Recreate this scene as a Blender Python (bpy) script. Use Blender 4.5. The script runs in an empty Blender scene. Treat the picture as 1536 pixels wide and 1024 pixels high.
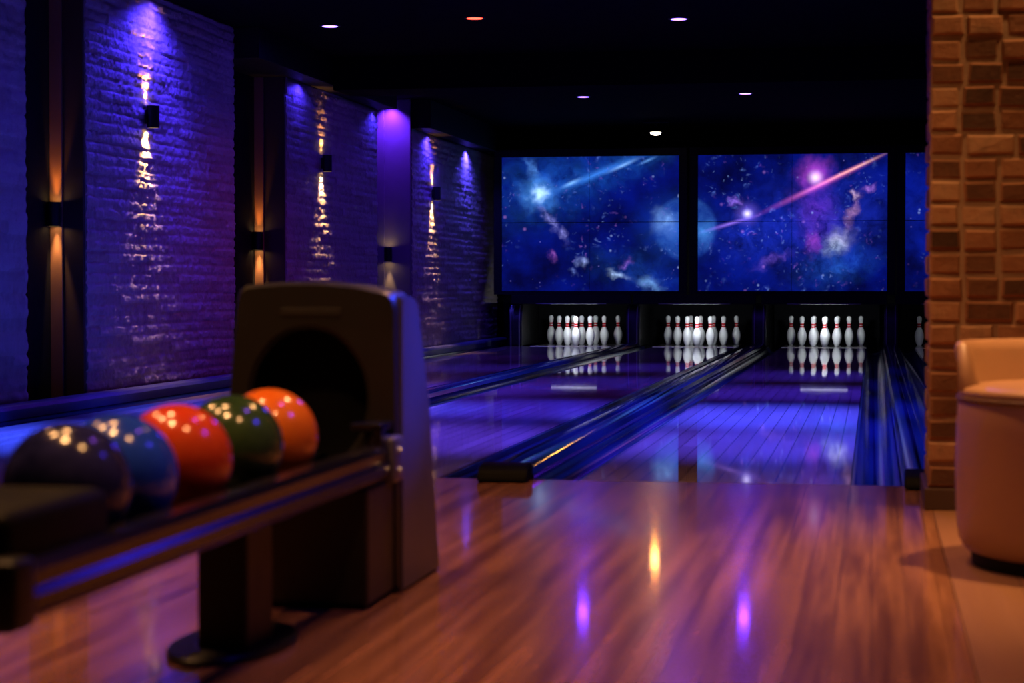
import bpy, bmesh, math, random
from mathutils import Vector, Matrix, noise as mnoise
S = bpy.context.scene
COL = S.collection
R = math.radians
rnd = random.Random(7)

# ------------------------------------------------------------------ helpers
def tag(o, label=None, cat=None, group=None, kind=None):
    if label: o['label'] = label
    if cat: o['category'] = cat
    if group: o['group'] = group
    if kind: o['kind'] = kind
    return o

def thing(name, loc, label, cat, group=None, kind=None):
    o = bpy.data.objects.new(name, None)
    o.empty_display_size = .1
    o.location = loc
    COL.objects.link(o)
    return tag(o, label, cat, group, kind)

def wloc(o):
    v = Vector((0, 0, 0))
    while o:
        v += o.location
        o = o.parent
    return v

def obj(name, bm, mats, parent=None, origin=None, smooth=None):
    """link a world-coordinate bmesh as one object (origin = its base)"""
    me = bpy.data.meshes.new(name)
    o = bpy.data.objects.new(name, me)
    org = Vector(origin) if origin is not None else (wloc(parent) if parent else Vector((0, 0, 0)))
    for v in bm.verts: v.co -= org
    if smooth is not None:
        for f in bm.faces: f.smooth = True
        for e in bm.edges:
            if len(e.link_faces) == 2 and e.calc_face_angle(0) > R(smooth): e.smooth = False
    bm.to_mesh(me); bm.free()
    if not isinstance(mats, (list, tuple)): mats = [mats]
    for m in mats: me.materials.append(m)
    if parent:
        o.parent = parent
        o.location = org - wloc(parent)
    else:
        o.location = org
    COL.objects.link(o)
    return o

def B(): return bmesh.new()

def box(bm, x0, x1, y0, y1, z0, z1, bev=0, seg=2, mat=0):
    t = bmesh.new()
    r = bmesh.ops.create_cube(t, size=1)
    for v in t.verts:
        v.co = Vector(((x0+x1)/2 + v.co.x*(x1-x0), (y0+y1)/2 + v.co.y*(y1-y0), (z0+z1)/2 + v.co.z*(z1-z0)))
    if bev:
        bmesh.ops.bevel(t, geom=list(t.edges), offset=bev, segments=seg, profile=.5, affect='EDGES')
    return merge(bm, t, mat)

def merge(bm, t, mat=0):
    vm = {}
    for v in t.verts: vm[v] = bm.verts.new(v.co)
    for f in t.faces:
        try:
            nf = bm.faces.new([vm[v] for v in f.verts]); nf.material_index = mat; nf.smooth = f.smooth
        except ValueError: pass
    t.free()
    return bm

def prism(bm, pts, axis, a0, a1, mat=0, closed=True):
    """extrude a 2-D outline along an axis; pts are the other two coordinates in xyz order"""
    def mk(p, a):
        if axis == 'x': return (a, p[0], p[1])
        if axis == 'y': return (p[0], a, p[1])
        return (p[0], p[1], a)
    A = [bm.verts.new(mk(p, a0)) for p in pts]
    Bv = [bm.verts.new(mk(p, a1)) for p in pts]
    n = len(pts)
    for i in range(n if closed else n-1):
        j = (i+1) % n
        bm.faces.new((A[i], A[j], Bv[j], Bv[i])).material_index = mat
    if closed:
        bm.faces.new(A[::-1]).material_index = mat
        bm.faces.new(Bv).material_index = mat
    bmesh.ops.recalc_face_normals(bm, faces=bm.faces[:])
    return bm

def lathe(bm, prof, c=(0, 0, 0), n=32, mats=None, sx=1, sy=1):
    rings = []
    for r, z in prof:
        if r < 1e-6: rings.append([bm.verts.new((c[0], c[1], c[2]+z))])
        else: rings.append([bm.verts.new((c[0]+r*sx*math.cos(2*math.pi*i/n), c[1]+r*sy*math.sin(2*math.pi*i/n), c[2]+z)) for i in range(n)])
    for k in range(len(rings)-1):
        a, b = rings[k], rings[k+1]
        for i in range(n):
            j = (i+1) % n
            if len(a) == 1 and len(b) == 1: continue
            if len(a) == 1: f = bm.faces.new((a[0], b[j], b[i]))
            elif len(b) == 1: f = bm.faces.new((a[i], a[j], b[0]))
            else: f = bm.faces.new((a[i], a[j], b[j], b[i]))
            if mats: f.material_index = mats[k]
    bmesh.ops.recalc_face_normals(bm, faces=bm.faces[:])
    return bm

def tube(bm, p, q, r, n=16, mat=0):
    p, q = Vector(p), Vector(q)
    d = (q-p).normalized()
    u = d.orthogonal().normalized(); w = d.cross(u)
    A = [bm.verts.new(p + r*(u*math.cos(2*math.pi*i/n) + w*math.sin(2*math.pi*i/n))) for i in range(n)]
    C = [bm.verts.new(q + r*(u*math.cos(2*math.pi*i/n) + w*math.sin(2*math.pi*i/n))) for i in range(n)]
    for i in range(n):
        j = (i+1) % n
        bm.faces.new((A[i], A[j], C[j], C[i])).material_index = mat
    bm.faces.new(A[::-1]).material_index = mat; bm.faces.new(C).material_index = mat
    return bm

# ------------------------------------------------------------------ materials
class NT:
    def __init__(s, name):
        s.m = bpy.data.materials.new(name); s.m.use_nodes = True
        s.t = s.m.node_tree
        s.p = s.t.nodes['Principled BSDF']; s.out = s.t.nodes['Material Output']
    def n(s, ty, **kw):
        o = s.t.nodes.new(ty)
        for k, v in kw.items():
            if k.startswith('i_'):
                o.inputs[int(k[2:])].default_value = v
            else: setattr(o, k, v)
        return o
    def l(s, a, b): s.t.links.new(a, b)
    def math(s, op, a, b=None, c=None, clamp=False):
        o = s.n('ShaderNodeMath', operation=op); o.use_clamp = clamp
        for i, x in enumerate((a, b, c)):
            if x is None: continue
            if isinstance(x, (int, float)): o.inputs[i].default_value = x
            else: s.l(x, o.inputs[i])
        return o.outputs[0]
    def mix(s, f, a, b, mode='MIX'):
        o = s.n('ShaderNodeMix', data_type='RGBA', blend_type=mode)
        for i, x in ((0, f), (6, a), (7, b)):
            if isinstance(x, (int, float)): o.inputs[i].default_value = x
            elif isinstance(x, tuple): o.inputs[i].default_value = (*x[:3], 1)
            else: s.l(x, o.inputs[i])
        return o.outputs[2]
    def coords(s, kind='Object', scale=(1, 1, 1)):
        c = s.n('ShaderNodeTexCoord')
        m = s.n('ShaderNodeMapping'); m.inputs['Scale'].default_value = scale
        s.l(c.outputs[kind], m.inputs[0])
        return m.outputs[0]
    def noise(s, vec, scale, detail=4, rough=.55):
        o = s.n('ShaderNodeTexNoise'); s.l(vec, o.inputs['Vector'])
        o.inputs['Scale'].default_value = scale; o.inputs['Detail'].default_value = detail; o.inputs['Roughness'].default_value = rough
        return o.outputs[0]
    def ramp(s, f, stops):
        o = s.n('ShaderNodeValToRGB'); s.l(f, o.inputs[0])
        e = o.color_ramp.elements
        while len(e) < len(stops): e.new(.5)
        for k, (p, c) in enumerate(stops):
            e[k].position = p; e[k].color = (*c[:3], 1) if isinstance(c, tuple) else (c, c, c, 1)
        return o.outputs[0]
    def bump(s, h, strength=.5, dist=.01):
        o = s.n('ShaderNodeBump'); s.l(h, o.inputs['Height'])
        o.inputs['Strength'].default_value = strength; o.inputs['Distance'].default_value = dist
        s.l(o.outputs[0], s.p.inputs['Normal'])
    def set(s, **kw):
        for k, v in kw.items():
            k = {'color': 'Base Color', 'rough': 'Roughness', 'metal': 'Metallic', 'spec': 'Specular IOR Level', 'coat': 'Coat Weight', 'coatr': 'Coat Roughness'}[k]
            if isinstance(v, tuple): v = (*v, 1)
            if isinstance(v, (int, float, tuple)): s.p.inputs[k].default_value = v
            else: s.l(v, s.p.inputs[k])
        return s

def plain(name, col, rough=.5, metal=0, spec=.5, vary=.12, scale=6, bump=0, coat=0):
    t = NT(name)
    v = t.coords()
    f = t.noise(v, scale, 5)
    c = t.mix(f, tuple(x*(1-vary) for x in col), tuple(min(1, x*(1+vary)) for x in col))
    t.set(color=c, metal=metal, spec=spec, coat=coat)
    r = t.math('MULTIPLY_ADD', t.noise(v, scale*2.3, 4), .3*rough, rough*.85)
    t.set(rough=r)
    if bump: t.bump(t.noise(v, 60, 4), .35, bump)
    return t.m

def emit(name, col, st):
    t = NT(name)
    t.set(color=(.02, .02, .02))
    v = t.coords()
    e = t.math('MULTIPLY_ADD', t.noise(v, 30, 2), .1*st, .95*st)
    t.p.inputs['Emission Color'].default_value = (*col, 1)
    t.l(e, t.p.inputs['Emission Strength'])
    return t.m

def planks(name, c0, c1, width, rough, spec=.5, gap=.06, rvar=.1, grain=.5, wave=.0, streak=0):
    """boards running along Y in world metres, with grain and tone per board"""
    t = NT(name)
    g = t.n('ShaderNodeNewGeometry')
    sp = t.n('ShaderNodeSeparateXYZ'); t.l(g.outputs['Position'], sp.inputs[0])
    bx = t.math('DIVIDE', sp.outputs[0], width)
    idx = t.math('FLOOR', bx); fr = t.math('FRACT', bx)
    wn = t.n('ShaderNodeTexWhiteNoise', noise_dimensions='1D'); t.l(idx, wn.inputs['W'])
    # staggered board ends
    yy = t.math('ADD', t.math('DIVIDE', sp.outputs[1], 1.9), t.math('MULTIPLY', wn.outputs[0], 7.3))
    yi = t.math('FLOOR', yy)
    w2 = t.n('ShaderNodeTexWhiteNoise', noise_dimensions='2D')
    cb = t.n('ShaderNodeCombineXYZ'); t.l(idx, cb.inputs[0]); t.l(yi, cb.inputs[1]); t.l(cb.outputs[0], w2.inputs[0])
    tone = w2.outputs[0]
    mp = t.n('ShaderNodeMapping'); mp.inputs['Scale'].default_value = (34, 1.1, 1); t.l(g.outputs['Position'], mp.inputs[0])
    gr = t.noise(mp.outputs[0], 1.6, 6, .6)
    f = t.math('ADD', t.math('MULTIPLY', tone, 1-grain), t.math('MULTIPLY', gr, grain))
    if streak:
        mp3 = t.n('ShaderNodeMapping'); mp3.inputs['Scale'].default_value = (15, .55, 1); t.l(g.outputs['Position'], mp3.inputs[0])
        st_ = t.ramp(t.noise(mp3.outputs[0], 1.5, 5, .6), [(.37, 0.), (.63, 1.)])
        f = t.math('ADD', t.math('MULTIPLY', f, 1-streak), t.math('MULTIPLY', st_, streak))
    col = t.mix(f, c0, c1)
    e = t.math('MINIMUM', fr, t.math('SUBTRACT', 1, fr))
    seam = t.math('LESS_THAN', e, gap*.5)
    col = t.mix(seam, col, tuple(x*.35 for x in c0))
    mp2 = t.n('ShaderNodeMapping'); mp2.inputs['Scale'].default_value = (9, .5, 1); t.l(g.outputs['Position'], mp2.inputs[0])
    rr = t.math('MULTIPLY_ADD', t.noise(mp2.outputs[0], 2, 4), rvar, rough)
    t.set(color=col, rough=rr, spec=spec)
    hh = t.math('ADD', t.math('MULTIPLY', t.math('SUBTRACT', 1, seam), .5), t.math('MULTIPLY', gr, wave))
    if wave: t.bump(hh, .25, .0012)
    return t.m

def brick(name, tones, mortar, rough=.8, spec=.25, bump=.012, nscale=26, stain=(.10, .045, .02)):
    """slot 0: bricks (tone from the per-brick attribute), slot 1: mortar"""
    t = NT(name)
    a = t.n('ShaderNodeAttribute'); a.attribute_name = 'tone'
    v = t.coords()
    f = t.math('ADD', t.math('MULTIPLY', a.outputs['Fac'], .75), t.math('MULTIPLY', t.noise(v, 14, 6, .65), .3))
    c = t.ramp(f, tones)
    c = t.mix(t.math('MULTIPLY', t.ramp(t.noise(v, 7, 5, .6), [(.52, 0.), (.68, 1.)]), .45), c, stain)
    t.set(color=c, rough=rough, spec=spec)
    h = t.math('ADD', t.noise(v, nscale, 8, .7), t.math('MULTIPLY', t.noise(v, nscale*3.5, 5, .7), .4))
    t.bump(h, .9, bump)
    m = NT(name + '_mortar')
    v = m.coords()
    m.set(color=m.mix(m.noise(v, 9, 5), tuple(x*.7 for x in mortar), mortar), rough=.9, spec=.15)
    m.bump(m.noise(v, 70, 6, .7), .8, .006)
    return [t.m, m.m]

M = {}
M['black'] = plain('black_paint', (.004, .004, .005), .6, spec=.2)
M['matte'] = plain('matte_black', (.004, .004, .006), .9, spec=.15)
M['ceil'] = plain('dark_ceiling_paint', (.002, .002, .003), .95, spec=.04)
M['metal_black'] = plain('black_powder_coat', (.004, .004, .005), .42, spec=.35)
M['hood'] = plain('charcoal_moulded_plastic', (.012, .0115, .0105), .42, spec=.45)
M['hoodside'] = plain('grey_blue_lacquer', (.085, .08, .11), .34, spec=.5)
M['rubber'] = plain('black_rubber', (.002, .002, .002), .6, spec=.15)
M['rail'] = plain('dark_rail_plastic', (.006, .005, .008), .22, spec=.55)
M['pan'] = plain('tray_lining', (.008, .007, .008), .6)
M['gutter'] = plain('gutter_plastic', (.009, .010, .05), .12, spec=.5, scale=.7)
M['cap'] = plain('divider_cap_plastic', (.008, .009, .04), .10, spec=.5, scale=.7)
M['kerb'] = plain('blue_grey_kerb_paint', (.07, .08, .17), .3, spec=.5)
M['chrome'] = plain('brushed_steel', (.5, .5, .52), .3, metal=1)
M['post'] = plain('stained_timber', (.22, .10, .05), .5, scale=9)
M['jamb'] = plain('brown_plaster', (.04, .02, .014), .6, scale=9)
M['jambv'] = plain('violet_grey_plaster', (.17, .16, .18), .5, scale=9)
M['leather'] = plain('tan_leather', (.38, .20, .10), .38, spec=.5, vary=.07, bump=.0008)
M['pinw'] = plain('pin_white', (.80, .82, .84), .22, spec=.5, vary=.03)
M['pinr'] = plain('pin_red', (.55, .02, .03), .25, vary=.05)
M['decklight'] = plain('pale_deck_edge', (.75, .72, .62), .4)
M['kick'] = plain('kickback_board', (.010, .010, .011), .4, spec=.5)
M['edge'] = plain('grey_edge_strip', (.22, .22, .21), .4)
M['approach'] = planks('approach_maple', (.12, .040, .020), (.52, .225, .11), .083, .20, gap=.025, rvar=.06, grain=.6, wave=0, streak=.6, spec=.32)
M['approach'].node_tree.nodes['Principled BSDF'].inputs['Coat Weight'].default_value = .45
M['approach'].node_tree.nodes['Principled BSDF'].inputs['Coat Roughness'].default_value = .06
M['concourse'] = planks('concourse_oak', (.24, .11, .055), (.38, .19, .10), .19, .24, gap=.02, rvar=.12, grain=.7, wave=.3)
M['lane'] = planks('lane_maple', (.30, .20, .15), (.50, .36, .27), .0757, .02, gap=.065, rvar=.02, grain=.45)
M['deck'] = plain('pin_deck_board', (.06, .055, .05), .12)

def ballmat(name, c0, c1, scale=5):
    t = NT(name)
    v = t.coords()
    f = t.noise(v, scale*2, 6, .6)
    t.set(color=t.mix(t.ramp(f, [(.38, 0.), (.62, 1.)]), c0, c1), rough=.16, spec=.5, coat=.4, coatr=.06)
    return t.m

def led(col, st, nm): return emit(nm, col, st)
M['led_blue'] = led((.24, .12, 1), 8, 'violet_lens')
M['led_red'] = led((1, .03, .015), 12, 'red_lens')
M['led_white'] = led((1, .86, .66), 7, 'white_lens')
M['led_warm'] = led((1, .60, .22), 14, 'warm_lens')
M['led_strip'] = led((.95, .97, 1), 2.2, 'strip_diffuser')

# ------------------------------------------------------------------ structure
def struct(name, bm, m, parent=None, smooth=None):
    o = obj(name, bm, m, parent, smooth=smooth)
    if not parent: o['kind'] = 'structure'
    return o

FOUL = 7.74
DECK = 25.15
WX = -5.05          # face of the left brick wall
CZ = 2.85
EX = .205           # edge between approach and concourse floor

bm = B(); box(bm, -5.6, EX-.0015, -3, FOUL-.006, -.12, 0); struct('floor', bm, M['approach'])
bm = B(); box(bm, EX+.0015, 3.2, -3, FOUL-.006, -.12, .0); o = struct('floor_concourse', bm, M['concourse'])
bm = B(); box(bm, -5.6, 3.2, FOUL-.006, 27.2, -.32, -.16); struct('floor_sub', bm, M['matte'])
bm = B(); box(bm, EX-.0015, EX+.0015, -3, FOUL-.006, -.12, -.003); struct('trim_1', bm, M['matte'])
bm = B(); box(bm, -5.7, 3.3, -3.1, 27.2, CZ, CZ+.12); struct('ceiling', bm, M['ceil'])
bm = B(); box(bm, -5.7, 3.3, 27.0, 27.12, -.3, CZ); struct('wall_back', bm, M['matte'])
bm = B(); box(bm, 3.2, 3.32, -3, 27.0, -.12, CZ); struct('wall_right', bm, M['matte'])
bm = B(); box(bm, -5.7, 3.3, -3.12, -3.0, -.12, CZ); struct('wall_front', bm, M['matte'])

# ceiling beam across the room
bm = B(); box(bm, -4.84, 3.2, 17.35, 17.95, 2.555, CZ, .004, 1); struct('trim_2', bm, M['ceil'])
# soffit above the brick
bm = B()
box(bm, -5.5, -4.84, 15.164, 19.784, 2.60, CZ-.002, .004, 1)
box(bm, -5.5, -4.84, 21.36, 27.0, 2.53, CZ-.002, .004, 1)
struct('trim_3', bm, M['black'])

# left wall: backing set behind the brick, brick panels between recesses
wall = B(); box(wall, -5.62, -5.46, -3, 27.0, -.12, CZ-.003)
wall_left = struct('wall_left', wall, M['matte'])

def brick_panel(name, parent, rect_fn, n0, n1, z0, z1, length, height, mort, depth, mats, seed, proud=.012, jit=.004, ch=.006, mrec=.011, ragged=False):
    """running-bond bricks as one mesh. rect_fn maps (along, out, z) to world"""
    r = random.Random(seed)
    bm = B()
    lay = bm.faces.layers.float.new('tone')
    rows = int(round((z1-z0)/height)); ph = (z1-z0)/rows
    for k in range(rows):
        zz0 = z0 + k*ph + mort/2; zz1 = z0 + (k+1)*ph - mort/2
        a = n0 - (length/2 if k % 2 else 0) + r.uniform(-.02, .02) if not ragged else n0 - (r.choice((0, 0, .004, .012)))
        while a < n1 - .015:
            L = length*r.uniform(.93, 1.07)
            if ragged and a > n0+.05: L = length*r.choice((1.0, 1.03, 1.06, 1.1, 1.45))
            s0, s1 = max(a, n0), min(a+L-(mort*.45 if ragged else mort), n1)
            a += L
            if s1 - s0 < .02: continue
            t = r.random(); p = r.uniform(-proud*.6, proud)
            dz = r.uniform(-jit, jit)*.5
            outer = [(s0+r.uniform(0, jit), 0, zz0+dz), (s1-r.uniform(0, jit), 0, zz0+dz+r.uniform(-jit, jit)*.5), (s1-r.uniform(0, jit), 0, zz1+dz), (s0+r.uniform(0, jit), 0, zz1+dz+r.uniform(-jit, jit)*.5)]
            back = [bm.verts.new(rect_fn(x, -depth, z)) for x, _, z in outer]
            mid = [bm.verts.new(rect_fn(x, p-ch, z)) for x, _, z in outer]
            cs, cz = (s0+s1)/2, (zz0+zz1)/2
            fr = [bm.verts.new(rect_fn(x - math.copysign(ch, x-cs), p + r.uniform(-.002, .002), z - math.copysign(ch, z-cz))) for x, _, z in outer]
            fs = [bm.faces.new(fr)]; lit_edge = []
            for i in range(4):
                j = (i+1) % 4
                lit_edge.append(bm.faces.new((mid[i], mid[j], fr[j], fr[i])))
                fs.append(bm.faces.new((back[i], back[j], mid[j], mid[i])))
            for f in fs: f[lay] = t
            for f in lit_edge: f[lay] = min(1, t*.6+.42)   # paler arrises: light on the brick edges put into the tone
    # mortar bed
    m0 = -mrec
    mb = [(n0+.003, m0, z0), (n1-.003, m0, z0), (n1-.003, m0, z1), (n0+.003, m0, z1)]
    mk = [(x, -depth, z) for x, _, z in mb]
    f1 = [bm.verts.new(rect_fn(*p)) for p in mb]; f2 = [bm.verts.new(rect_fn(*p)) for p in mk]
    for q in [f1] + [(f2[i], f2[(i+1) % 4], f1[(i+1) % 4], f1[i]) for i in range(4)] + [f2[::-1]]:
        bm.faces.new(q).material_index = 1
    bmesh.ops.recalc_face_normals(bm, faces=bm.faces[:])
    return obj(name, bm, mats, parent)

def rough_brick_wall(name, parent, n0, n1, z1, step, mat, seed):
    """old, heavily painted brickwork as one relief mesh: courses, joints and crumbled faces in real depth"""
    bm = bmesh.new()
    lay = bm.faces.layers.float.new('tone')
    na = max(2, int((n1-n0)/step)); nz = max(2, int(z1/step))
    H, L = .072, .225
    rows = []
    tones = {}
    r = random.Random(seed)
    for k in range(nz+1):
        row = []
        z = z1*k/nz
        for i in range(na+1):
            y = n0+(n1-n0)*i/na
            lo = mnoise.noise((y*1.3, z*1.3, seed))
            zz = (z + .012*lo + .006*mnoise.noise((y*5, z*5, seed+3)))/H
            kc = math.floor(zz); fz = zz-kc
            yy = (y + .01*mnoise.noise((y*7, z*7, seed+9)))/L + (.5 if kc % 2 else 0) + .13*math.sin(kc*12.9)
            kb = math.floor(yy); fy = yy-kb
            ez = min(fz, 1-fz)*H; ey = min(fy, 1-fy)*L
            jz = min(1, ez/.013); jy = min(1, ey/.011)
            t = (kb*7919+kc*104729) % 1000/1000
            f1 = mnoise.noise((y*9, z*9, seed)); f2 = mnoise.noise((y*24, z*30, seed+5)); f3 = mnoise.noise((y*55, z*60, seed+7))
            h = (.012*(jz**.7) - .012) + .6*(.006*(jy**.7) - .006) + .009*(t-.5) + .007*f1 + .008*f2 + .005*f3
            row.append(bm.verts.new((WX+h, y, z)))
            tones[(k, i)] = (t, jz*jy)
        rows.append(row)
    for k in range(nz):
        for i in range(na):
            f = bm.faces.new((rows[k][i], rows[k][i+1], rows[k+1][i+1], rows[k+1][i]))
            f[lay] = tones[(k, i)][0]*.5 + .25
            f.smooth = True
    # returns at the ends and the top
    for edge in ([rows[k][0] for k in range(nz+1)], [rows[k][na] for k in range(nz+1)], rows[nz]):
        bk = [bm.verts.new((WX-.40, v.co.y, v.co.z)) for v in edge]
        for i in range(len(edge)-1):
            f = bm.faces.new((edge[i], edge[i+1], bk[i+1], bk[i])); f[lay] = .4
    bmesh.ops.recalc_face_normals(bm, faces=bm.faces[:])
    return obj(name, bm, mat, parent)

wallbrick = brick('painted_brick', [(.05, (.30, .24, .22)), (.5, (.42, .35, .32)), (.9, (.52, .45, .42))], (.30, .25, .23), rough=.42, spec=.5, bump=.012, nscale=45, stain=(.22, .15, .13))
PAN = [(6.6, 11.212, CZ-.004), (12.137, 15.162, CZ-.004), (16.588, 19.786, 2.598), (21.341, 26.4, 2.528)]
for i, (a, b, zt) in enumerate(PAN):
    rough_brick_wall('brick_panel', wall_left, a, b, zt, (.02, .0115, .014, .017)[i], wallbrick[:1], 10+i)
# recess linings: jamb boards that face the camera and the timber post on each
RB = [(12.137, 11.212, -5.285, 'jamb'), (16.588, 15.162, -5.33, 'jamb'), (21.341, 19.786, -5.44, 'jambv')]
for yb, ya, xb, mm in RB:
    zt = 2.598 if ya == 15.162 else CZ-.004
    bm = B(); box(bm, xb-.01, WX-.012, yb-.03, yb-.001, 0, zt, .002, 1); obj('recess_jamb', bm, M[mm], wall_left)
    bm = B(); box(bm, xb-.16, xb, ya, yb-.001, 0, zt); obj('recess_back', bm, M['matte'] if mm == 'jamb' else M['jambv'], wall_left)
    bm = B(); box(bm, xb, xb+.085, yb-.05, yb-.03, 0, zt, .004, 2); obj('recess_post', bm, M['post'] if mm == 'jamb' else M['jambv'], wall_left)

# kerb along the foot of the brick wall
bm = B()
prism(bm, [(WX+.035, 0), (WX+.15, 0), (WX+.15, .055), (WX+.14, .075), (WX+.12, .082), (WX+.035, .082)], 'y', FOUL, 26.3)
struct('baseboard_left', bm, M['kerb'])

# ------------------------------------------------------------------ lanes
LC = [-3.85, -2.255, -.615, 1.055]; HW = .53
LN = ['lane nearest the brick side wall', 'second lane out from the brick side wall', 'lane ending just left of the brick pillar', 'lane mostly hidden behind the brick pillar']
for i, c in enumerate(LC):
    x0 = c-HW if i else -4.70
    bm = B(); box(bm, x0, c+HW, FOUL+.004, DECK, -.15, 0)
    o = obj('bowling_lane', bm, M['lane'], origin=(c, FOUL, 0))
    tag(o, 'glossy maple bowling ' + LN[i], 'bowling lane', 'bowling lanes')
    bm = B(); box(bm, c-HW, c+HW, DECK+.05, 26.75, -.15, 0)
    d = thing('pin_deck', (c, DECK, 0), 'dark pin deck of the ' + LN[i], 'pin deck', 'pin decks')
    obj('deck_board', bm, M['deck'], d)
    bm = B(); box(bm, c-HW, c+HW, DECK, DECK+.05, -.15, .004, .001, 1)
    obj('deck_edge', bm, M['decklight'], d)

def gutter_outline(x0, x1, depth=.075, n=12):
    cx, hw = (x0+x1)/2, (x1-x0)/2
    up = [(cx-hw, -.004)] + [(cx - (hw-.012)*math.cos(math.pi*k/n), -.004 - depth*math.sin(math.pi*k/n)) for k in range(n+1)] + [(cx+hw, -.004)]
    return up + [(cx+hw, -.15), (cx-hw, -.15)]

def cap_outline(cx, hw, h=.055, n=8):
    pts = [(cx-hw, -.15), (cx-hw, h*.35)]
    pts += [(cx-hw*.86, h*.80), (cx-hw*.62, h*.97), (cx-hw*.22, h), (cx-hw*.14, h*.72), (cx+hw*.14, h*.72), (cx+hw*.22, h), (cx+hw*.62, h*.97), (cx+hw*.86, h*.80)]
    pts += [(cx+hw, h*.35), (cx+hw, -.15)]
    return pts

DL = ['long lane divider between the two lanes nearest the brick side wall', 'wide lane divider running from the middle of the foul line to the pins', 'lane divider with bright streaks passing beside the brick pillar']
for i in range(3):
    xl, xr = LC[i]+HW, LC[i+1]-HW
    cx = (xl+xr)/2
    d = thing('lane_divider', (cx, FOUL, 0), DL[i], 'lane divider', 'lane dividers')
    hw = .10
    bm = B(); prism(bm, gutter_outline(xl+.003, cx-hw), 'y', FOUL+.004, 25.6); obj('gutter', bm, M['gutter'], d, smooth=35)
    bm = B(); prism(bm, gutter_outline(cx+hw, xr-.003), 'y', FOUL+.004, 25.6); obj('gutter', bm, M['gutter'], d, smooth=35)
    bm = B(); prism(bm, cap_outline(cx, hw), 'y', FOUL+.004, 25.2); obj('divider_cap', bm, M['cap'], d, smooth=25)
    bm = B(); prism(bm, [(FOUL-.16, 0), (FOUL-.155, .03), (FOUL-.125, .058), (FOUL-.09, .068), (FOUL+.004, .068), (FOUL+.004, 0)], 'x', cx-.098, cx+.098)
    bmesh.ops.bevel(bm, geom=list(bm.edges), offset=.006, segments=2, affect='EDGES')
    obj('end_block', bm, M['rubber'], d, smooth=40)
# gutter along the wall side
bm = B(); prism(bm, gutter_outline(WX+.155, -4.703), 'y', FOUL+.004, 25.6)
tag(obj('gutter', bm, M['gutter'], origin=(-4.8, FOUL, 0), smooth=35), 'narrow dark blue gutter along the foot of the brick side wall', 'gutter')
# dark joint between approach and lanes
bm = B(); box(bm, -4.7, EX, FOUL-.006, FOUL+.004, -.1, -.001)
struct('trim_4', bm, M['matte'])

# ------------------------------------------------------------------ pin bays and pins
PS = 26.05          # kickback front
for i, c in enumerate(LC):
    b = thing('pinsetter_bay', (c, 25.3, 0), 'black pin bay at the end of the ' + LN[i], 'pinsetter', 'pin bays')
    bm = B(); box(bm, c-.785, c+.785, 25.19, 25.27, .545, .663, .004, 1); obj('hood_panel', bm, M['black'], b)
    bm = B(); box(bm, c-.30, c+.30, 25.44, 25.455, .5425, .5475); obj('light_strip', bm, M['led_strip'], b)
    bm = B(); box(bm, c-.46, c+.46, 25.183, 25.19, .546, .556, .002, 1); obj('lip_edge', bm, M['edge'], b)
    bm = B(); box(bm, c-.70, c+.70, 26.80, 26.86, -.15, .545); obj('ball_curtain', bm, M['matte'], b)
KX = [LC[0]-.745] + [(LC[i]+LC[i+1])/2 for i in range(3)] 
KN = ['brick side wall and first rack of pins', 'first and second racks of pins', 'second and third racks of pins', 'third rack of pins and the brick pillar']
for i, x in enumerate(KX):
    k = thing('kickback', (x, 25.2, 0), 'dark upright bay partition between the ' + KN[i], 'partition', 'bay partitions')
    bm = B()
    prism(bm, [(25.42, 0), (25.25, 0), (25.24, .30), (25.27, .44), (25.33, .52), (25.42, .545)], 'x', x-.085, x+.085)
    bmesh.ops.bevel(bm, geom=list(bm.edges), offset=.012, segments=2, affect='EDGES')
    prism(bm, [(26.75, 0), (25.42, 0), (25.42, .545), (26.75, .545)], 'x', x-.05, x+.05)
    obj('side_board', bm, M['kick'], k, smooth=40)
    for s in (-1, 1):
        bm = B(); prism(bm, [(25.232, .0), (25.223, .30), (25.255, .45), (25.315, .53), (25.33, .522), (25.27, .44), (25.24, .30), (25.25, 0)], 'x', x+s*.055-.006, x+s*.055+.006)
        obj('edge_strip', bm, M['edge'], k)

PROF = [(0, 0), (1.0, 0), (1.05, .12), (1.414, .75), (1.75, 1.5), (1.965, 2.25), (2.25, 3.375), (2.383, 4.5), (2.34, 5.2), (2.25, 5.875), (2.06, 6.6), (1.85, 7.25), (1.53, 7.95), (1.24, 8.625), (1.06, 9.1), (.99, 9.375), (.93, 9.7), (.90, 10), (.893, 10.3), (.91, 10.6), (.935, 10.9), (.98, 11.25), (1.03, 11.75), (1.12, 12.2), (1.20, 12.625), (1.26, 13.1), (1.273, 13.5), (1.23, 13.95), (1.08, 14.4), (.80, 14.75), (.42, 14.95), (0, 15.0)]
IN = .0254
bm = B()
mt = [1 if (9.05 <= PROF[k][1] < 9.95 or 10.25 <= PROF[k][1] < 11.2) else 0 for k in range(len(PROF)-1)]
lathe(bm, [(r*IN, z*IN) for r, z in PROF], n=24, mats=mt)
pin0 = obj('bowling_pin', bm, [M['pinw'], M['pinr']], smooth=80)
spots = [(0, 0, 'front pin'), (-.5, 1, 'left of the second row'), (.5, 1, 'right of the second row'),
         (-1, 2, 'left of the third row'), (0, 2, 'centre of the third row'), (1, 2, 'right of the third row'),
         (-1.5, 3, 'outer left of the back row'), (-.5, 3, 'inner left of the back row'), (.5, 3, 'inner right of the back row'), (1.5, 3, 'outer right of the back row')]
RK = ['rack beside the brick side wall', 'middle rack of the three', 'rack just left of the brick pillar', 'rack behind the brick pillar']
first = True
HP = 25.62
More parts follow.
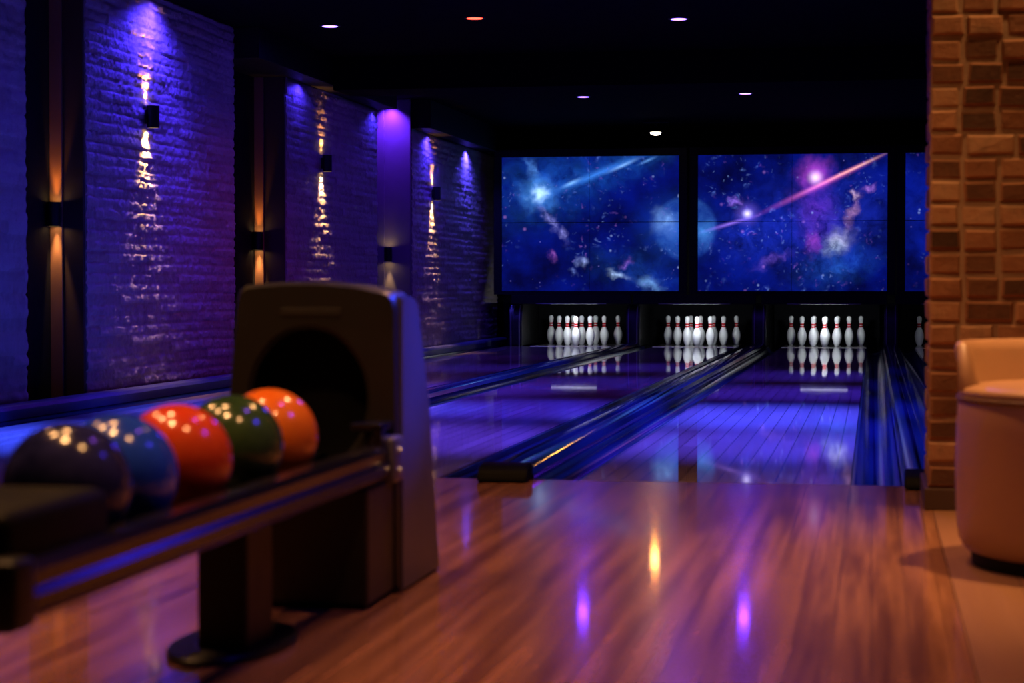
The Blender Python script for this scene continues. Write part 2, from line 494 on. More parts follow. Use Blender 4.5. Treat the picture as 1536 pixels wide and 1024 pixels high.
for i, c in enumerate(LC):
    for (a, row, nm) in spots:
        if i == 3 and not (a == -1.5): continue
        o = pin0 if first else pin0.copy()
        if not first: COL.objects.link(o)
        first = False
        o.location = (c + a*.305, HP + row*.264, .001)
        o.rotation_euler = (0, 0, rnd.uniform(0, 6))
        lab = 'white pin, ' + nm + ', ' + RK[i]
        if i == 3: lab = 'lone white bowling pin showing at the edge of the brick pillar'
        tag(o, lab, 'bowling pin', 'bowling pins racked at the lane ends')

# ------------------------------------------------------------------ video screens
SY = 25.30
K = SY/26.0
# (photo columns of the left and right border, world borders)
SCR = [(7.53, 10.18, -4.912*K, -2.535*K), (10.47, 13.31, -2.280*K, .174*K), (13.58, 16.42, .404*K, 2.86*K)]
Z0, Z1 = .77-.058*K, .77+1.732*K

def screen_material():
    t = NT('space_picture')
    uv = t.n('ShaderNodeTexCoord').outputs['UV']
    # slight wander so that clouds are ragged
    nz = t.n('ShaderNodeTexNoise'); t.l(uv, nz.inputs['Vector']); nz.inputs['Scale'].default_value = 5.0; nz.inputs['Detail'].default_value = 3
    sub = t.n('ShaderNodeVectorMath', operation='SUBTRACT'); t.l(nz.outputs['Color'], sub.inputs[0]); sub.inputs[1].default_value = (.5, .5, .5)
    sc = t.n('ShaderNodeVectorMath', operation='SCALE'); t.l(sub.outputs[0], sc.inputs[0]); sc.inputs['Scale'].default_value = .34
    ad = t.n('ShaderNodeVectorMath', operation='ADD'); t.l(uv, ad.inputs[0]); t.l(sc.outputs[0], ad.inputs[1])
    wuv = ad.outputs[0]
    def blob(cx, cy, sx, sy, rot=0, warp=False, ty='QUADRATIC_SPHERE'):
        m = t.n('ShaderNodeMapping', vector_type='TEXTURE')
        m.inputs['Location'].default_value = (cx, cy, 0); m.inputs['Rotation'].default_value = (0, 0, R(rot)); m.inputs['Scale'].default_value = (sx, sy, 1)
        t.l(wuv if warp else uv, m.inputs[0])
        g = t.n('ShaderNodeTexGradient', gradient_type=ty); t.l(m.outputs[0], g.inputs[0])
        return g.outputs[1]
    n1 = t.noise(uv, 1.6, 7, .6)
    n2 = t.noise(wuv, 4.5, 6, .65)
    col = t.mix(t.ramp(n1, [(.36, 0.), (.66, 1.)]), (.0008, .0015, .036), (.001, .006, .20))
    def add(col, f, c, k=1.0, tex=None):
        if tex is not None: f = t.math('MULTIPLY', f, tex)
        if k != 1.0: f = t.math('MULTIPLY', f, k)
        return t.mix(f, col, tuple(c), 'ADD')
    wisp = t.ramp(n2, [(.32, .15), (.7, 1.)])
    V = lambda y: -y   # picture v grows upwards
    # left screen
    col = add(col, blob(8.2, V(2.75), 1.5, .95, 20, True), (.01, .10, .50), .9, wisp)
    col = add(col, blob(9.4, V(2.45), 1.5, .40, 22, True), (.01, .10, .45), 1.0, wisp)
    col = add(col, blob(9.6, V(4.1), 1.3, .45, -18, True), (.01, .06, .38), .9, wisp)
    col = add(col, blob(8.08, V(2.89), .42, .38, 0, True), (.10, .38, .85), 1.0)
    col = add(col, blob(8.08, V(2.90), .20, .17, 0, True), (.75, .95, 1.0), 1.0)
    col = add(col, blob(8.00, V(2.52), .12, .30, 15, True), (.12, .35, .8), .7, wisp)
    col = add(col, blob(8.28, V(3.32), .10, .50, 35, True), (.35, .35, .9), .9, wisp)
    for cx, cy, sx, sy, a, c, k in [(8.58, 2.73, .24, .055, 24, (.25, .55, .95), .9), (8.95, 2.60, 1.2, .10, 23, (.04, .20, .65), 1.0), (9.35, 2.47, .38, .05, 24, (.28, .55, .95), .8), (9.72, 2.40, .22, .04, 24, (.15, .4, .9), .7),
                                   (8.73, 3.90, .12, .14, 40, (.35, .45, .9), .9), (9.30, 4.12, .22, .11, -20, (.45, .65, 1), 1.0), (9.75, 4.27, .32, .16, -15, (.2, .45, .9), .8), (8.45, 3.53, .10, .14, 30, (.3, .3, .8), .7),
                                   (8.28, 3.85, .08, .14, 20, (.45, .12, .5), .6), (8.6, 4.05, .1, .1, 0, (.2, .3, .8), .5), (9.38, 3.95, .12, .08, 0, (.3, .12, .6), .6)]:
        col = add(col, blob(cx, V(cy), sx, sy, a, sx < 2.4*sy), c, k)
    # planet spanning the dark post between the screens
    disc = t.ramp(blob(10.28, V(3.42), .50, .50, 0, False, 'SPHERICAL'), [(.0, 0.), (.14, .8)])
    col = t.mix(disc, col, t.mix(t.ramp(n2, [(.35, 0.), (.65, 1.)]), (.003, .018, .20), (.02, .075, .34)))
    col = add(col, blob(9.98, V(3.32), .30, .32, 30, True), (.22, .42, .72), .75)
    col = add(col, blob(10.55, V(3.48), .28, .30, 0, True), (.05, .22, .5), .9)
    col = add(col, blob(10.15, V(3.42), .85, .75, 0), (.01, .06, .32), 1.0)
    # right screen
    col = add(col, blob(12.3, V(3.3), 2.1, 1.25, 20, True), (.015, .035, .55), 1.0, wisp)
    col = add(col, blob(11.2, V(3.5), .9, .8, 0, True), (.01, .03, .5), .8, wisp)
    col = add(col, blob(12.25, V(3.15), .50, .85, 10, True), (.30, .02, .40), .5, wisp)
    col = add(col, blob(12.6, V(4.0), .9, .42, 15, True), (.02, .12, .55), .9, wisp)
    col = add(col, blob(12.24, V(2.62), .38, .36, 0, True), (.50, .06, .55), 1.0)
    col = add(col, blob(12.24, V(2.68), .16, .15, 0), (1, .85, .95), 1.3)
    col = add(col, blob(11.22, V(3.21), .26, .24, 0), (.22, .14, .8), .9)
    col = add(col, blob(11.22, V(3.21), .11, .10, 0), (.9, .85, 1), 1.3)
    col = add(col, blob(11.02, V(3.02), .18, .07, 20, True), (.35, .18, .9), .8)
    col = add(col, blob(12.58, V(3.60), .36, .26, 25, True), (.55, .55, .62), 1.0, wisp)
    col = add(col, blob(12.50, V(3.72), .28, .20, 15, True), (.45, .62, .70), 1.0, wisp)
    col = add(col, blob(12.80, V(3.20), .12, .42, -22, True), (.75, .35, .45), .9, wisp)
    col = add(col, blob(12.85, V(2.95), .10, .10, 0, True), (.8, .5, .6), .7)
    col = add(col, blob(13.05, V(2.85), .12, .07, 30, True), (.5, .2, .7), .7)
    col = add(col, blob(12.20, V(3.62), .16, .32, 5, True), (.50, .06, .45), .8, wisp)
    col = add(col, blob(11.62, V(3.9), .5, .12, 25, True), (.22, .10, .62), .7, wisp)
    # comet streak
    for cx, cy, sx, sy, a, c, k in [(10.95, 3.36, .62, .05, 16, (.30, .16, .85), 1.0), (12.30, 2.80, 1.30, .075, 24.8, (.62, .10, .40), 1.0), (12.62, 2.64, .95, .050, 24.8, (.85, .30, .16), 1.0), (12.9, 2.515, .62, .035, 24.8, (.7, .42, .28), .8)]:
        col = add(col, blob(cx, V(cy), sx, sy, a), c, k)
    # drifting clusters of small lights
    cl = t.ramp(t.noise(uv, 1.3, 3, .5), [(.46, 0.), (.62, 1.)])
    for sc_, c, k in [(6.5, (.16, .30, 1), .5), (8.5, (.40, .16, .8), .4), (12, (.25, .4, 1), .45)]:
        vo = t.n('ShaderNodeTexVoronoi'); t.l(wuv, vo.inputs['Vector']); vo.inputs['Scale'].default_value = sc_
        f = t.math('SUBTRACT', 1, t.math('DIVIDE', vo.outputs['Distance'], .38), clamp=True)
        f = t.math('POWER', f, 2)
        sel = t.n('ShaderNodeSeparateColor'); t.l(vo.outputs['Color'], sel.inputs[0])
        f = t.math('MULTIPLY', f, t.math('GREATER_THAN', sel.outputs[1], .62))
        col = add(col, f, c, k, cl)
    # third screen glow
    col = add(col, blob(14.3, V(3.3), 1.4, 1.2, 0, True), (.006, .02, .42), .9, wisp)
    # stars
    for sc_, th, cut, c, k in [(5, .055, .80, (.40, .55, 1), .55), (9, .06, .86, (.35, .3, 1), .40), (3.3, .05, .70, (.6, .25, .8), .45)]:
        vo = t.n('ShaderNodeTexVoronoi'); t.l(uv, vo.inputs['Vector']); vo.inputs['Scale'].default_value = sc_
        f = t.math('SUBTRACT', 1, t.math('DIVIDE', vo.outputs['Distance'], th*2.6), clamp=True)
        f = t.math('POWER', f, 1.5)
        sel = t.n('ShaderNodeSeparateColor'); t.l(vo.outputs['Color'], sel.inputs[0])
        f = t.math('MULTIPLY', f, t.math('GREATER_THAN', sel.outputs[0], cut))
        col = add(col, f, c, k)
    t.set(color=(.01, .01, .012), rough=.4, spec=.1)
    t.l(col, t.p.inputs['Emission Color']); t.p.inputs['Emission Strength'].default_value = 1.0
    return t
SM = screen_material()
M['screen'] = SM.m
SN = ['wide video wall with star cluster and half a planet, over the two left lanes', 'video wall with orange comet streak and pale nebula, left of the brick pillar', 'blue video wall mostly hidden behind the brick pillar']
for (u0, u1, x0, x1), nm in zip(SCR, SN):
    s = thing('video_screen', ((x0+x1)/2, SY, .665), nm, 'screen', 'video screens above the pins')
    # frame
    bm = B()
    fw = .105
    box(bm, x0-fw, x1+fw, SY+.012, SY+.10, Z0-.048, Z1+.10, .004, 1)
    box(bm, x0-fw, x1+fw, SY-.02, SY+.012, Z0-.048, Z0-.006, .003, 1)
    box(bm, x0-fw, x1+fw, SY-.02, SY+.012, Z1+.006, Z1+.10, .003, 1)
    box(bm, x0-fw, x0-.006, SY-.02, SY+.012, Z0-.006, Z1+.006)
    box(bm, x1+.006, x1+fw, SY-.02, SY+.012, Z0-.006, Z1+.006)
    obj('screen_frame', bm, M['black'], s)
    xm, zm = (x0+x1)/2, (Z0+Z1)/2 + .02
    for a, b, ua, ub in ((x0, xm-.0022, 0, .5), (xm+.0022, x1, .5, 1)):
        for c, d, va, vb in ((Z0, zm-.004, 0, .5), (zm+.004, Z1, .5, 1)):
            bm = B()
            box(bm, a, b, SY, SY+.011, c, d)
            l = bm.loops.layers.uv.new('UVMap')
            for f in bm.faces:
                for lp in f.loops:
                    co = lp.vert.co
                    lp[l].uv = (u0+(co.x-x0)/(x1-x0)*(u1-u0), -(4.365-(co.z-Z0)/(Z1-Z0)*(4.365-2.33)))
            obj('display_panel', bm, M['screen'], s)

# ------------------------------------------------------------------ wall sconces
def sconce(name, label, x, y, z, dirn, h=.155, r=.044):
    """cylinder on a back plate; dirn 'x' off the brick, 'y' off a jamb"""
    s = thing('wall_sconce', (x, y, z-h/2), label, 'wall lamp', 'wall sconces on the brick side wall')
    off = .052
    cx, cy = (x+off, y) if dirn == 'x' else (x, y-off)
    bm = B(); lathe(bm, [(0, -h/2+.012), (r-.006, -h/2+.012), (r-.006, -h/2), (r, -h/2), (r, h/2), (r-.006, h/2), (r-.006, h/2-.012), (0, h/2-.012)], (cx, cy, z), 24)
    obj('housing', bm, M['metal_black'], s, smooth=40)
    bm = B()
    if dirn == 'x':
        box(bm, x, x+.016, y-.035, y+.035, z-.05, z+.05, .003, 1); box(bm, x+.014, cx, y-.012, y+.012, z-.012, z+.012)
    else:
        box(bm, x-.035, x+.035, y-.016, y, z-.05, z+.05, .003, 1); box(bm, x-.012, x+.012, cy, y-.014, z-.012, z+.012)
    obj('wall_bracket', bm, M['metal_black'], s)
    for k in (-1, 1):
        bm = B(); zc = z + k*(h/2-.009)
        lathe(bm, [(0, -.002), (r-.008, -.002), (r-.008, .002), (0, .002)], (cx, cy, zc), 20)
        obj('lens', bm, M['led_warm'], s)
        l = bpy.data.lights.new('sconce_beam', 'SPOT'); l.energy = SC[name][0 if k > 0 else 1]; l.color = (1, .40, .08) if k > 0 else (1, .56, .22)
        l.spot_size = R(66 if dirn == 'x' else 32); l.spot_blend = 1 if dirn == 'x' else .6; l.shadow_soft_size = .02
        lo = bpy.data.objects.new('sconce_beam', l); COL.objects.link(lo)
        lo.location = (cx-.030, cy, z + k*(h/2+.004)) if dirn == 'x' else (cx, cy+.02, z + k*(h/2+.004))
        tilt = R(8 if dirn == 'x' else 6)
        v = Vector((-math.sin(tilt), 0, k*math.cos(tilt))) if dirn == 'x' else Vector((0, math.sin(tilt), k*math.cos(tilt)))
        lo.rotation_euler = v.to_track_quat('-Z', 'Y').to_euler()
SC = {'a': (100, 190), 'b': (32, 200), 'c': (38, 200), 'j': (13, 24), 'k': (14, 28), 'l': (.6, 14)}
sconce('a', 'black up and down wall lamp on the nearest lit brick panel', WX+.006, 13.198, 1.965, 'x')
sconce('b', 'black up and down wall lamp on the brick above the ball return', WX+.006, 17.69, 1.915, 'x')
sconce('c', 'black up and down wall lamp on the farthest brick panel', WX+.006, 22.35, 1.85, 'x')
sconce('j', 'low wall lamp in the leftmost dark recess, glowing on brown timber', -5.235, 12.137-.05, 1.24, 'y')
sconce('k', 'low wall lamp in the recess just above the ball return hood', -5.285, 16.588-.05, 1.168, 'y')
sconce('l', 'low wall lamp in the violet lit recess', -5.30, 21.341-.05, 1.127, 'y')

# ------------------------------------------------------------------ ceiling lamps
def light(kind, loc, energy, col, size=.1, aim=None, cone=None, blend=.5, sy=None, name='lamp'):
    l = bpy.data.lights.new(name, kind); l.energy = energy; l.color = col
    if kind == 'AREA':
        l.shape = 'RECTANGLE' if sy else 'DISK'; l.size = size
        if sy: l.size_y = sy
    else: l.shadow_soft_size = size
    if kind == 'SPOT': l.spot_size = R(cone or 90); l.spot_blend = blend
    o = bpy.data.objects.new(name, l); COL.objects.link(o); o.location = loc
    if aim is not None:
        o.rotation_euler = (Vector(aim)-Vector(loc)).to_track_quat('-Z', 'Y').to_euler()
    return o

def downlight(x, y, lens, label, r=.062):
    d = thing('ceiling_downlight', (x, y, CZ), label, 'ceiling light', 'recessed ceiling lights')
    bm = B(); lathe(bm, [(r, 0), (r+.022, 0), (r+.018, -.004), (r, -.004), (r, 0)], (x, y, CZ), 28); obj('trim_ring', bm, M['metal_black'], d, smooth=40)
    bm = B(); lathe(bm, [(0, -.001), (r-.001, -.001), (r-.001, -.005), (r*.7, -.0065), (0, -.007)], (x, y, CZ), 28); obj('lens', bm, M[lens], d, smooth=60)
BLUE = (.05, .025, 1.0); VIO = (.12, .02, 1.0)
for x, y, lens, lab in [(-4.276, 15.24, 'led_blue', 'violet recessed ceiling light nearest the brick side wall'),
                        (-3.047, 14.99, 'led_red', 'small red recessed ceiling light'),
                        (-1.497, 15.32, 'led_blue', 'violet recessed ceiling light right of the red one, above the video walls'),
                        (-3.134, 21.39, 'led_blue', 'violet recessed ceiling light behind the beam, above the left video wall'),
                        (-1.365, 21.34, 'led_blue', 'violet recessed ceiling light behind the beam, above the right video wall')]:
    downlight(x, y, lens, lab)
# white lamp on a bracket before the screens
lx, ly, lz = -2.69, 24.6, 2.70
w = thing('ceiling_spotlight', (lx, ly, CZ), 'bright white lamp on a bracket between the two video walls', 'ceiling light')
bm = B(); box(bm, lx-.16, lx+.16, ly-.03, ly+.03, CZ-.03, CZ, .004, 1); box(bm, lx-.012, lx+.012, ly-.012, ly+.012, lz+.05, CZ-.02); obj('bracket', bm, M['metal_black'], w)
bm = B(); lathe(bm, [(0, .06), (.05, .055), (.085, .02), (.09, 0), (.075, 0), (.06, .02), (0, .03)], (lx, ly, lz), 28); obj('shade', bm, M['metal_black'], w, smooth=50)
bm = B(); lathe(bm, [(0, .028), (.05, .018), (.068, -.005), (.06, -.022), (.03, -.034), (0, -.038)], (lx, ly, lz), 28); obj('bulb', bm, M['led_white'], w, smooth=60)

# ------------------------------------------------------------------ brick pillar
pil = thing('brick_pillar', (.9, 7.2, 0), 'warm lit brick pillar at the right edge', 'pillar')
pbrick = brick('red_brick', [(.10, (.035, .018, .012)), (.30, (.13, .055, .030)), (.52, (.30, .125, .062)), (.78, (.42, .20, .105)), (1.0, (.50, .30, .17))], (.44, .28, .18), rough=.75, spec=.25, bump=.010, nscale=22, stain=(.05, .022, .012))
PX, PY = .188, 6.93
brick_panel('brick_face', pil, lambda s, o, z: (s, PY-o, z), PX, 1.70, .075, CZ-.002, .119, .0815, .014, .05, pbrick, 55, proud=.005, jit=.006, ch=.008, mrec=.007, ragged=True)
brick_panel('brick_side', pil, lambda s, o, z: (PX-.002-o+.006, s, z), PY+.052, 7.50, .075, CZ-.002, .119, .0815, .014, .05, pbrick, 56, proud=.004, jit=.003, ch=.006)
bm = B(); box(bm, PX+.052, 1.70, PY+.052, 7.50, 0, CZ-.002); obj('core', bm, M['matte'], pil)
bm = B(); box(bm, PX-.012, 1.70, PY-.014, 7.51, 0, .075, .004, 2); obj('plinth', bm, plain('dark_plinth', (.07, .035, .022), .6), pil)

# ------------------------------------------------------------------ round stool with low back
sx, sy_, r0 = .635, 5.62, .405
st = thing('tub_stool', (sx, sy_, 0), 'round tan leather tub stool with low back before the brick pillar', 'stool')
bm = B(); lathe(bm, [(0, 0), (r0-.045, 0), (r0-.04, .045), (0, .045)], (sx, sy_, 0), 64); obj('base_ring', bm, M['rubber'], st, smooth=40)
bm = B(); lathe(bm, [(0, .035), (r0-.05, .035), (r0-.024, .045), (r0-.008, .075), (r0-.001, .13), (r0+.002, .25), (r0, .38), (r0-.004, .455), (r0-.014, .468), (0, .468)], (sx, sy_, 0), 72); obj('body', bm, M['leather'], st, smooth=50)
bm = B(); lathe(bm, [(0, .462), (r0-.022, .462), (r0-.008, .468), (r0-.005, .478), (r0-.012, .490), (r0-.04, .499), (r0-.12, .504), (0, .507)], (sx, sy_, 0), 72); obj('seat_cushion', bm, M['leather'], st, smooth=60)
bm = B()
# piping between seat and body
n, m = 72, 8
ring = [[bm.verts.new((sx+(r0-.004+.006*math.cos(2*math.pi*j/m))*math.cos(2*math.pi*i/n), sy_+(r0-.004+.006*math.cos(2*math.pi*j/m))*math.sin(2*math.pi*i/n), .463+.006*math.sin(2*math.pi*j/m))) for j in range(m)] for i in range(n)]
for i in range(n):
    for j in range(m):
        bm.faces.new((ring[i][j], ring[i][(j+1) % m], ring[(i+1) % n][(j+1) % m], ring[(i+1) % n][j]))
obj('piping', bm, plain('brown_piping', (.12, .055, .03), .5), st, smooth=80)
# backrest: a rounded wall around the far half
bm = B()
prof = [(r0-.014, .47), (r0-.004, .54), (r0+.006, .598), (r0+.001, .613), (r0-.012, .618), (r0-.026, .611), (r0-.034, .585), (r0-.046, .535), (r0-.058, .497)]
A0, A1, n = R(-10), R(190), 80
rings = []
for i in range(n+1):
    t_ = i/n; a = A0+(A1-A0)*t_
    e = min(1, min(t_, 1-t_)/.018); k = math.sqrt(max(0, 1-(1-e)**2)) if e < 1 else 1
    k = max(k, .04)
    rings.append([bm.verts.new((sx+rr*math.cos(a), sy_+rr*math.sin(a), .48+(zz-.48)*k if zz > .48 else zz)) for rr, zz in prof])
for i in range(n):
    for j in range(len(prof)-1):
        bm.faces.new((rings[i][j], rings[i+1][j], rings[i+1][j+1], rings[i][j+1]))
    bm.faces.new((rings[i][-1], rings[i+1][-1], rings[i+1][0], rings[i][0]))
bm.faces.new(rings[0]); bm.faces.new(rings[-1][::-1])
bmesh.ops.recalc_face_normals(bm, faces=bm.faces[:])
obj('backrest', bm, M['leather'], st, smooth=70)

# ------------------------------------------------------------------ ball return
br = thing('ball_return', (-1.36, 4.5, 0), 'black ball return with round opening and long ball rack, left foreground', 'ball return')
HX0, HX1, HY = -1.635, -1.172, 4.78
def front_outline(n):
    """hood front: list of (x, z) around the face, same count as the opening, by angle"""
    cx, cz = -1.40, .487
    out = []
    for k in range(n):
        a = 2*math.pi*k/n
        dx, dz = math.cos(a), math.sin(a)
        best = 9
        # edges: bottom, right, top arc (as polyline), left
        poly = [(HX0-.02, .0), (HX1+.006, .0), (HX1, .735), (HX1-.02, .757), (HX1-.10, .775), (HX1-.2, .783), (HX1-.3, .782), (HX0+.07, .774), (HX0+.055, .765), (HX0+.045, .748)]
        for (p, q) in zip(poly, poly[1:]+poly[:1]):
            ex, ez = q[0]-p[0], q[1]-p[1]
            det = dx*(-ez) + ex*dz
            if abs(det) < 1e-9: continue
            t1 = ((p[0]-cx)*(-ez) + ex*(p[1]-cz))/det
            s1 = (dx*(p[1]-cz) - dz*(p[0]-cx))/det
            if t1 > 0 and -1e-6 <= s1 <= 1+1e-6: best = min(best, t1)
        out.append((cx+dx*best, cz+dz*best))
    return cx, cz, out
N = 96
cx, cz, outl = front_outline(N)
bm = B()
def back_y(z): return 5.235-.125*(z/.47) if z < .47 else (5.11-.14*((z-.47)/.25) if z < .72 else 4.97-.06*((z-.72)/.06))
ch = .014
fo = [bm.verts.new((x + (cx-x)*.03, HY, z + (cz-z)*.03)) for x, z in outl]
fe = [bm.verts.new((x, HY+ch, z)) for x, z in outl]
bk = [bm.verts.new((x, back_y(max(0, z)), z)) for x, z in outl]
ea, eb = .150, .176
hi = [bm.verts.new((cx+(ea+.012)*math.cos(2*math.pi*k/N), HY, cz+(eb+.012)*math.sin(2*math.pi*k/N))) for k in range(N)]
h2 = [bm.verts.new((cx+ea*math.cos(2*math.pi*k/N), HY+.010, cz+eb*math.sin(2*math.pi*k/N))) for k in range(N)]
h3 = [bm.verts.new((cx+ea*math.cos(2*math.pi*k/N), HY+.12, cz+eb*math.sin(2*math.pi*k/N))) for k in range(N)]
for k in range(N):
    j = (k+1) % N
    bm.faces.new((fo[k], fo[j], hi[j], hi[k])).material_index = 0
    bm.faces.new((hi[k], hi[j], h2[j], h2[k])).material_index = 0
    bm.faces.new((h2[k], h2[j], h3[j], h3[k])).material_index = 2
    bm.faces.new((fo[k], fe[k], fe[j], fo[j])).material_index = 0
    f = bm.faces.new((fe[k], bk[k], bk[j], fe[j])); f.material_index = 0
bm.faces.new(h3).material_index = 2
bm.faces.new(bk).material_index = 0
bmesh.ops.recalc_face_normals(bm, faces=bm.faces[:])
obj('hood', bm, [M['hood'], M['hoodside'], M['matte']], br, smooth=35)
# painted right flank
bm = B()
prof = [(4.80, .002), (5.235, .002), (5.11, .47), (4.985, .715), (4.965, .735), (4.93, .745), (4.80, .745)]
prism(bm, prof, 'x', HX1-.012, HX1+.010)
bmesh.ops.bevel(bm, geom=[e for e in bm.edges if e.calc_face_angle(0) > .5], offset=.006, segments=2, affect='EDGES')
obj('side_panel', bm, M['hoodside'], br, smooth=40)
# lower cabinet in front of the hood
bm = B(); box(bm, -1.60, -1.178, 4.52, HY-.004, .012, .29, .008, 2); obj('cabinet', bm, M['hood'], br)
bm = B(); box(bm, -1.59, -1.19, 4.535, HY-.01, 0, .014); obj('plinth', bm, M['rubber'], br)
# faint raised nameplate above the opening and a ledge right of it
bm = B(); box(bm, -1.47, -1.315, HY-.0025, HY+.002, .698, .716, .001, 1); obj('nameplate', bm, plain('dull_plate', (.020, .018, .015), .6, spec=.3), br)
bm = B(); box(bm, -1.262, -1.180, 4.66, HY, .415, .436, .005, 2); box(bm, -1.205, -1.180, 4.66, 4.70, .34, .43, .005, 2); obj('ledge', bm, M['rail'], br)
# rails
RY0, RY1 = 2.56, 4.74
def rail_outline(x0, x1, z0, z1):
    w = x1-x0
    return [(x0, z0+.012), (x0+.01, z0), (x1-.012, z0), (x1, z0+.014), (x1, z0+.034), (x1-.010, z0+.044), (x1-.006, z1-.018), (x1-.016, z1-.004), (x1-.03, z1), (x0+.01, z1), (x0, z1-.01)]
bm = B(); prism(bm, rail_outline(-1.225, -1.165, .298, .383), 'y', RY0, RY1)
obj('rail', bm, M['rail'], br, smooth=30)
bm = B(); prism(bm, [(-2.65-p[0], p[1]) for p in rail_outline(-1.225, -1.165, .298, .383)], 'y', RY0, RY1)
obj('rail', bm, M['rail'], br, smooth=30)
for s in (-1, 1):
    bm = B(); tube(bm, (-1.325+s*.07, RY0+.02, .334), (-1.325+s*.07, HY+.10, .334), .0146, 16); obj('runner', bm, M['rubber'], br, smooth=60)
bm = B(); prism(bm, [(-1.44, .300), (-1.41, .288), (-1.24, .288), (-1.21, .300), (-1.21, .312), (-1.24, .300), (-1.41, .300), (-1.44, .312)], 'y', RY0, 4.76); obj('tray', bm, M['pan'], br)
bm = B(); box(bm, -1.470, -1.195, 2.58, 2.965, .300, .452, .022, 3); obj('end_bumper', bm, M['rubber'], br, smooth=50)
bm = B(); box(bm, -1.232, -1.158, 2.52, 2.60, .290, .392, .012, 3); obj('rail_end_cap', bm, M['metal_black'], br, smooth=50)
bm = B(); box(bm, -1.235, -1.155, 4.70, 4.80, .285, .40, .012, 3); obj('rail_bracket', bm, M['hoodside'], br, smooth=50)
for zz in (.315, .365):
    bm = B(); tube(bm, (-1.156, 4.735, zz), (-1.148, 4.735, zz), .009, 12); obj('bolt', bm, M['chrome'], br)
# pedestal with foot plate
bm = B(); box(bm, -1.385, -1.275, 3.90, 4.08, .012, .292, .008, 2); f = obj('pedestal', bm, M['metal_black'], br)
bm = B(); lathe(bm, [(0, 0), (1, 0), (1, .010), (.97, .016), (0, .018)], (-1.345, 4.02, 0), 40, sx=.125, sy=.24); obj('foot_plate', bm, M['metal_black'], f, smooth=40)
bm = B(); box(bm, -1.47, -1.375, 2.58, 2.74, .012, .292, .008, 2); f = obj('pedestal', bm, M['metal_black'], br)
bm = B(); lathe(bm, [(0, 0), (1, 0), (1, .010), (.97, .016), (0, .018)], (-1.425, 2.66, 0), 40, sx=.115, sy=.20); obj('foot_plate', bm, M['metal_black'], f, smooth=40)

# bowling balls on the rack
BALLS = [('orange bowling ball nearest the round opening of the ball return', (.86, .17, .012), (.90, .22, .02), 4.215, -1.322),
         ('dark green bowling ball between the two orange balls', (.022, .055, .016), (.05, .10, .028), 3.955, -1.328),
         ('red orange bowling ball in the middle of the rack', (.78, .055, .012), (.85, .10, .018), 3.62, -1.318),
         ('blue bowling ball half hidden behind the dark purple ball', (.012, .05, .55), (.03, .11, .80), 3.314, -1.333),
         ('dark purple bowling ball at the near end of the rack', (.012, .013, .085), (.04, .04, .19), 3.094, -1.322)]
for i, (lab, c0, c1, y, x) in enumerate(BALLS):
    bm = B(); bmesh.ops.create_uvsphere(bm, u_segments=56, v_segments=32, radius=.1085)
    zc = .334 + math.sqrt(.1232**2-.07**2)
    bmesh.ops.rotate(bm, verts=bm.verts, cent=(0, 0, 0), matrix=Matrix.Rotation(.6+i, 3, 'X'))
    bmesh.ops.translate(bm, verts=bm.verts, vec=(-1.325, y, zc))
    m = ballmat('ball_' + ['orange', 'green', 'red_orange', 'blue', 'purple'][i], c0, c1)
    o = obj('bowling_ball', bm, m, origin=(-1.325, y, zc), smooth=180)
    tag(o, lab, 'bowling ball', 'bowling balls on the rack')

# ------------------------------------------------------------------ lighting
L = light
# blue wall washers
L('SPOT', (-4.86, 13.3, 2.835), 210, BLUE, .03, (-4.90, 13.3, 1), 150, .9, name='wall_washer')
L('SPOT', (-4.50, 13.8, 2.82), 60, BLUE, .05, (-5.05, 13.8, .9), 64, 1, name='wall_washer')
L('SPOT', (-4.94, 16.95, 2.59), 14, BLUE, .03, (-4.98, 16.95, 1), 165, .4, name='wall_washer')
L('SPOT', (-4.94, 19.6, 2.59), 16, BLUE, .03, (-4.98, 19.6, 1), 150, .6, name='wall_washer')
L('SPOT', (-4.95, 22.1, 2.525), 90, BLUE, .03, (-5.0, 22.1, 1), 150, .8, name='wall_washer')
L('SPOT', (-4.95, 24.3, 2.525), 150, (.07, .05, 1), .03, (-5.0, 24.3, 1), 140, .8, name='wall_washer')
L('SPOT', (-5.27, 21.20, 2.82), 150, (.13, .02, 1), .015, (-5.30, 21.31, .8), 110, 1, name='wall_washer')
L('SPOT', (-4.5, 10.7, 2.8), 8, BLUE, .05, (-5.05, 10.8, .9), 70, 1, name='wall_washer')
# violet downlights over the lanes
for x, y, e, c in [(-4.276, 15.24, 5, BLUE), (-1.497, 15.32, 20, VIO), (-3.134, 21.39, 32, VIO), (-1.365, 21.34, 38, VIO), (-3.9, 18.25, 7, VIO), (-.05, 18.25, 16, VIO)]:
    L('SPOT', (x, y, CZ-.03), e, c, .055, (x, y, 0), 174, .25, name='overhead_spot')
L('SPOT', (-3.047, 14.99, CZ-.03), 26, (1, .05, .03), .05, (-3.047, 14.99, 0), 150, .6, name='overhead_spot')
AZ = (.02, .055, 1.0)
for x, y, e, c in ((-3.9, 9.4, 5000, AZ), (-3.6, 11.8, 3000, AZ), (-3.3, 14.2, 1500, BLUE), (-2.3, 9.6, 1800, (.08, .04, 1)), (-2.3, 12.0, 1800, BLUE), (-2.2, 15.5, 900, BLUE), (-.6, 9.6, 2000, (.07, .05, 1)), (-.6, 11.6, 4400, (.04, .05, 1)), (-.6, 14.2, 1300, BLUE), (-.6, 17, 800, BLUE), (-3.5, 18, 650, BLUE), (-2.2, 18.5, 650, BLUE)):
    L('SPOT', (x, y, CZ-.04), e, c, .08, (x, y+.2, 0), 56, 1, name='lane_light')
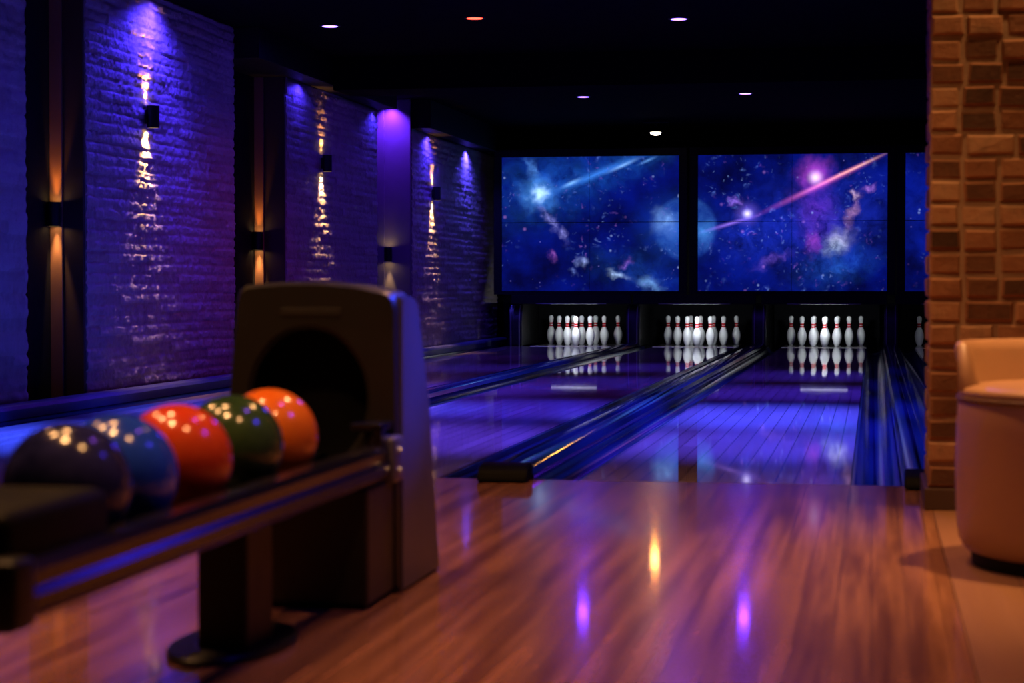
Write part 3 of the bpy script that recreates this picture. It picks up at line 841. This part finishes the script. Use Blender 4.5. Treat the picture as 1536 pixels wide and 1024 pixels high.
L('SPOT', (-.55, 9.8, CZ-.03), 40, BLUE, .08, (-.55, 9.8, 0), 172, .2, name='overhead_spot')  # added unseen blue light, draws the blue streak along the rack rail
L('SPOT', (lx, ly, lz-.045), 16, (1, .40, .06), .05, (-.95, 4.6, 0), 5.5, .7, name='spotlight_beam')
# pin lights under the bay lip
for c in LC[:3]:
    L('AREA', (c, 25.30, .535), 5.0, (.92, .97, 1), .22, (c, 25.75, .15), sy=.02, name='pin_light')
L('AREA', (LC[3]-.4, 25.33, .530), .7, (.92, .97, 1), .4, (LC[3]-.45, 26.3, .15), sy=.02, name='pin_light')
# warm lamps of the concourse
WARM = (1, .46, .17)
for x, y, e in [(-1.9, 4.4, 60), (-.6, 5.9, 150), (-3.0, 5.0, 120), (-2.3, 3.9, 60), (-.4, 3.2, 50), (-1.5, 3.3, 110), (-1.5, 7.0, 50)]:
    L('SPOT', (x, y, CZ-.03), e, WARM, .10, (x, y, 0), 105, .7, name='concourse_lamp')
L('SPOT', (.35, 6.1, 2.3), 900, (.03, .06, 1), .05, (-1.17, 5.03, .74), 15, 1, name='accent_fill')
L('SPOT', (.7, 4.3, 2.5), 30, BLUE, .05, (-1.17, 3.9, .35), 44, 1, name='accent_fill')  # blue light added for the sheen on the rail, no fixture
L('SPOT', (-.5, 4.6, CZ-.04), 16, (.35, .08, 1), .06, (-.5, 4.6, 0), 110, 1, name='accent_fill')  # violet fill added to tint the approach, no fixture
L('SPOT', (.62, 6.66, CZ-.04), 62, (1, .50, .18), .05, (.75, 6.93, .8), 75, .8, name='concourse_lamp')
L('SPOT', (.78, 5.72, CZ-.04), 340, (1, .52, .2), .06, (.66, 5.62, .4), 60, .8, name='concourse_lamp')

# ------------------------------------------------------------------ world, camera
w = bpy.data.worlds.new('World'); S.world = w; w.use_nodes = True
w.node_tree.nodes['Background'].inputs[0].default_value = (.02, .02, .06, 1)
w.node_tree.nodes['Background'].inputs[1].default_value = .05
cam = bpy.data.cameras.new('Camera'); co = bpy.data.objects.new('Camera', cam); COL.objects.link(co)
cam.sensor_width = 36; cam.lens = 2950/1536*36
co.location = (0, 0, .77)
co.rotation_euler = (R(90-1.5922), 0, R(10.4068))
cam.clip_start = .05
cam.dof.use_dof = True; cam.dof.focus_distance = 17; cam.dof.aperture_fstop = 3.6
S.camera = co
S.view_settings.view_transform = 'Standard'; S.view_settings.look = 'None'; S.view_settings.gamma = 1
S.view_settings.use_curve_mapping = False
S.view_settings.exposure = 0
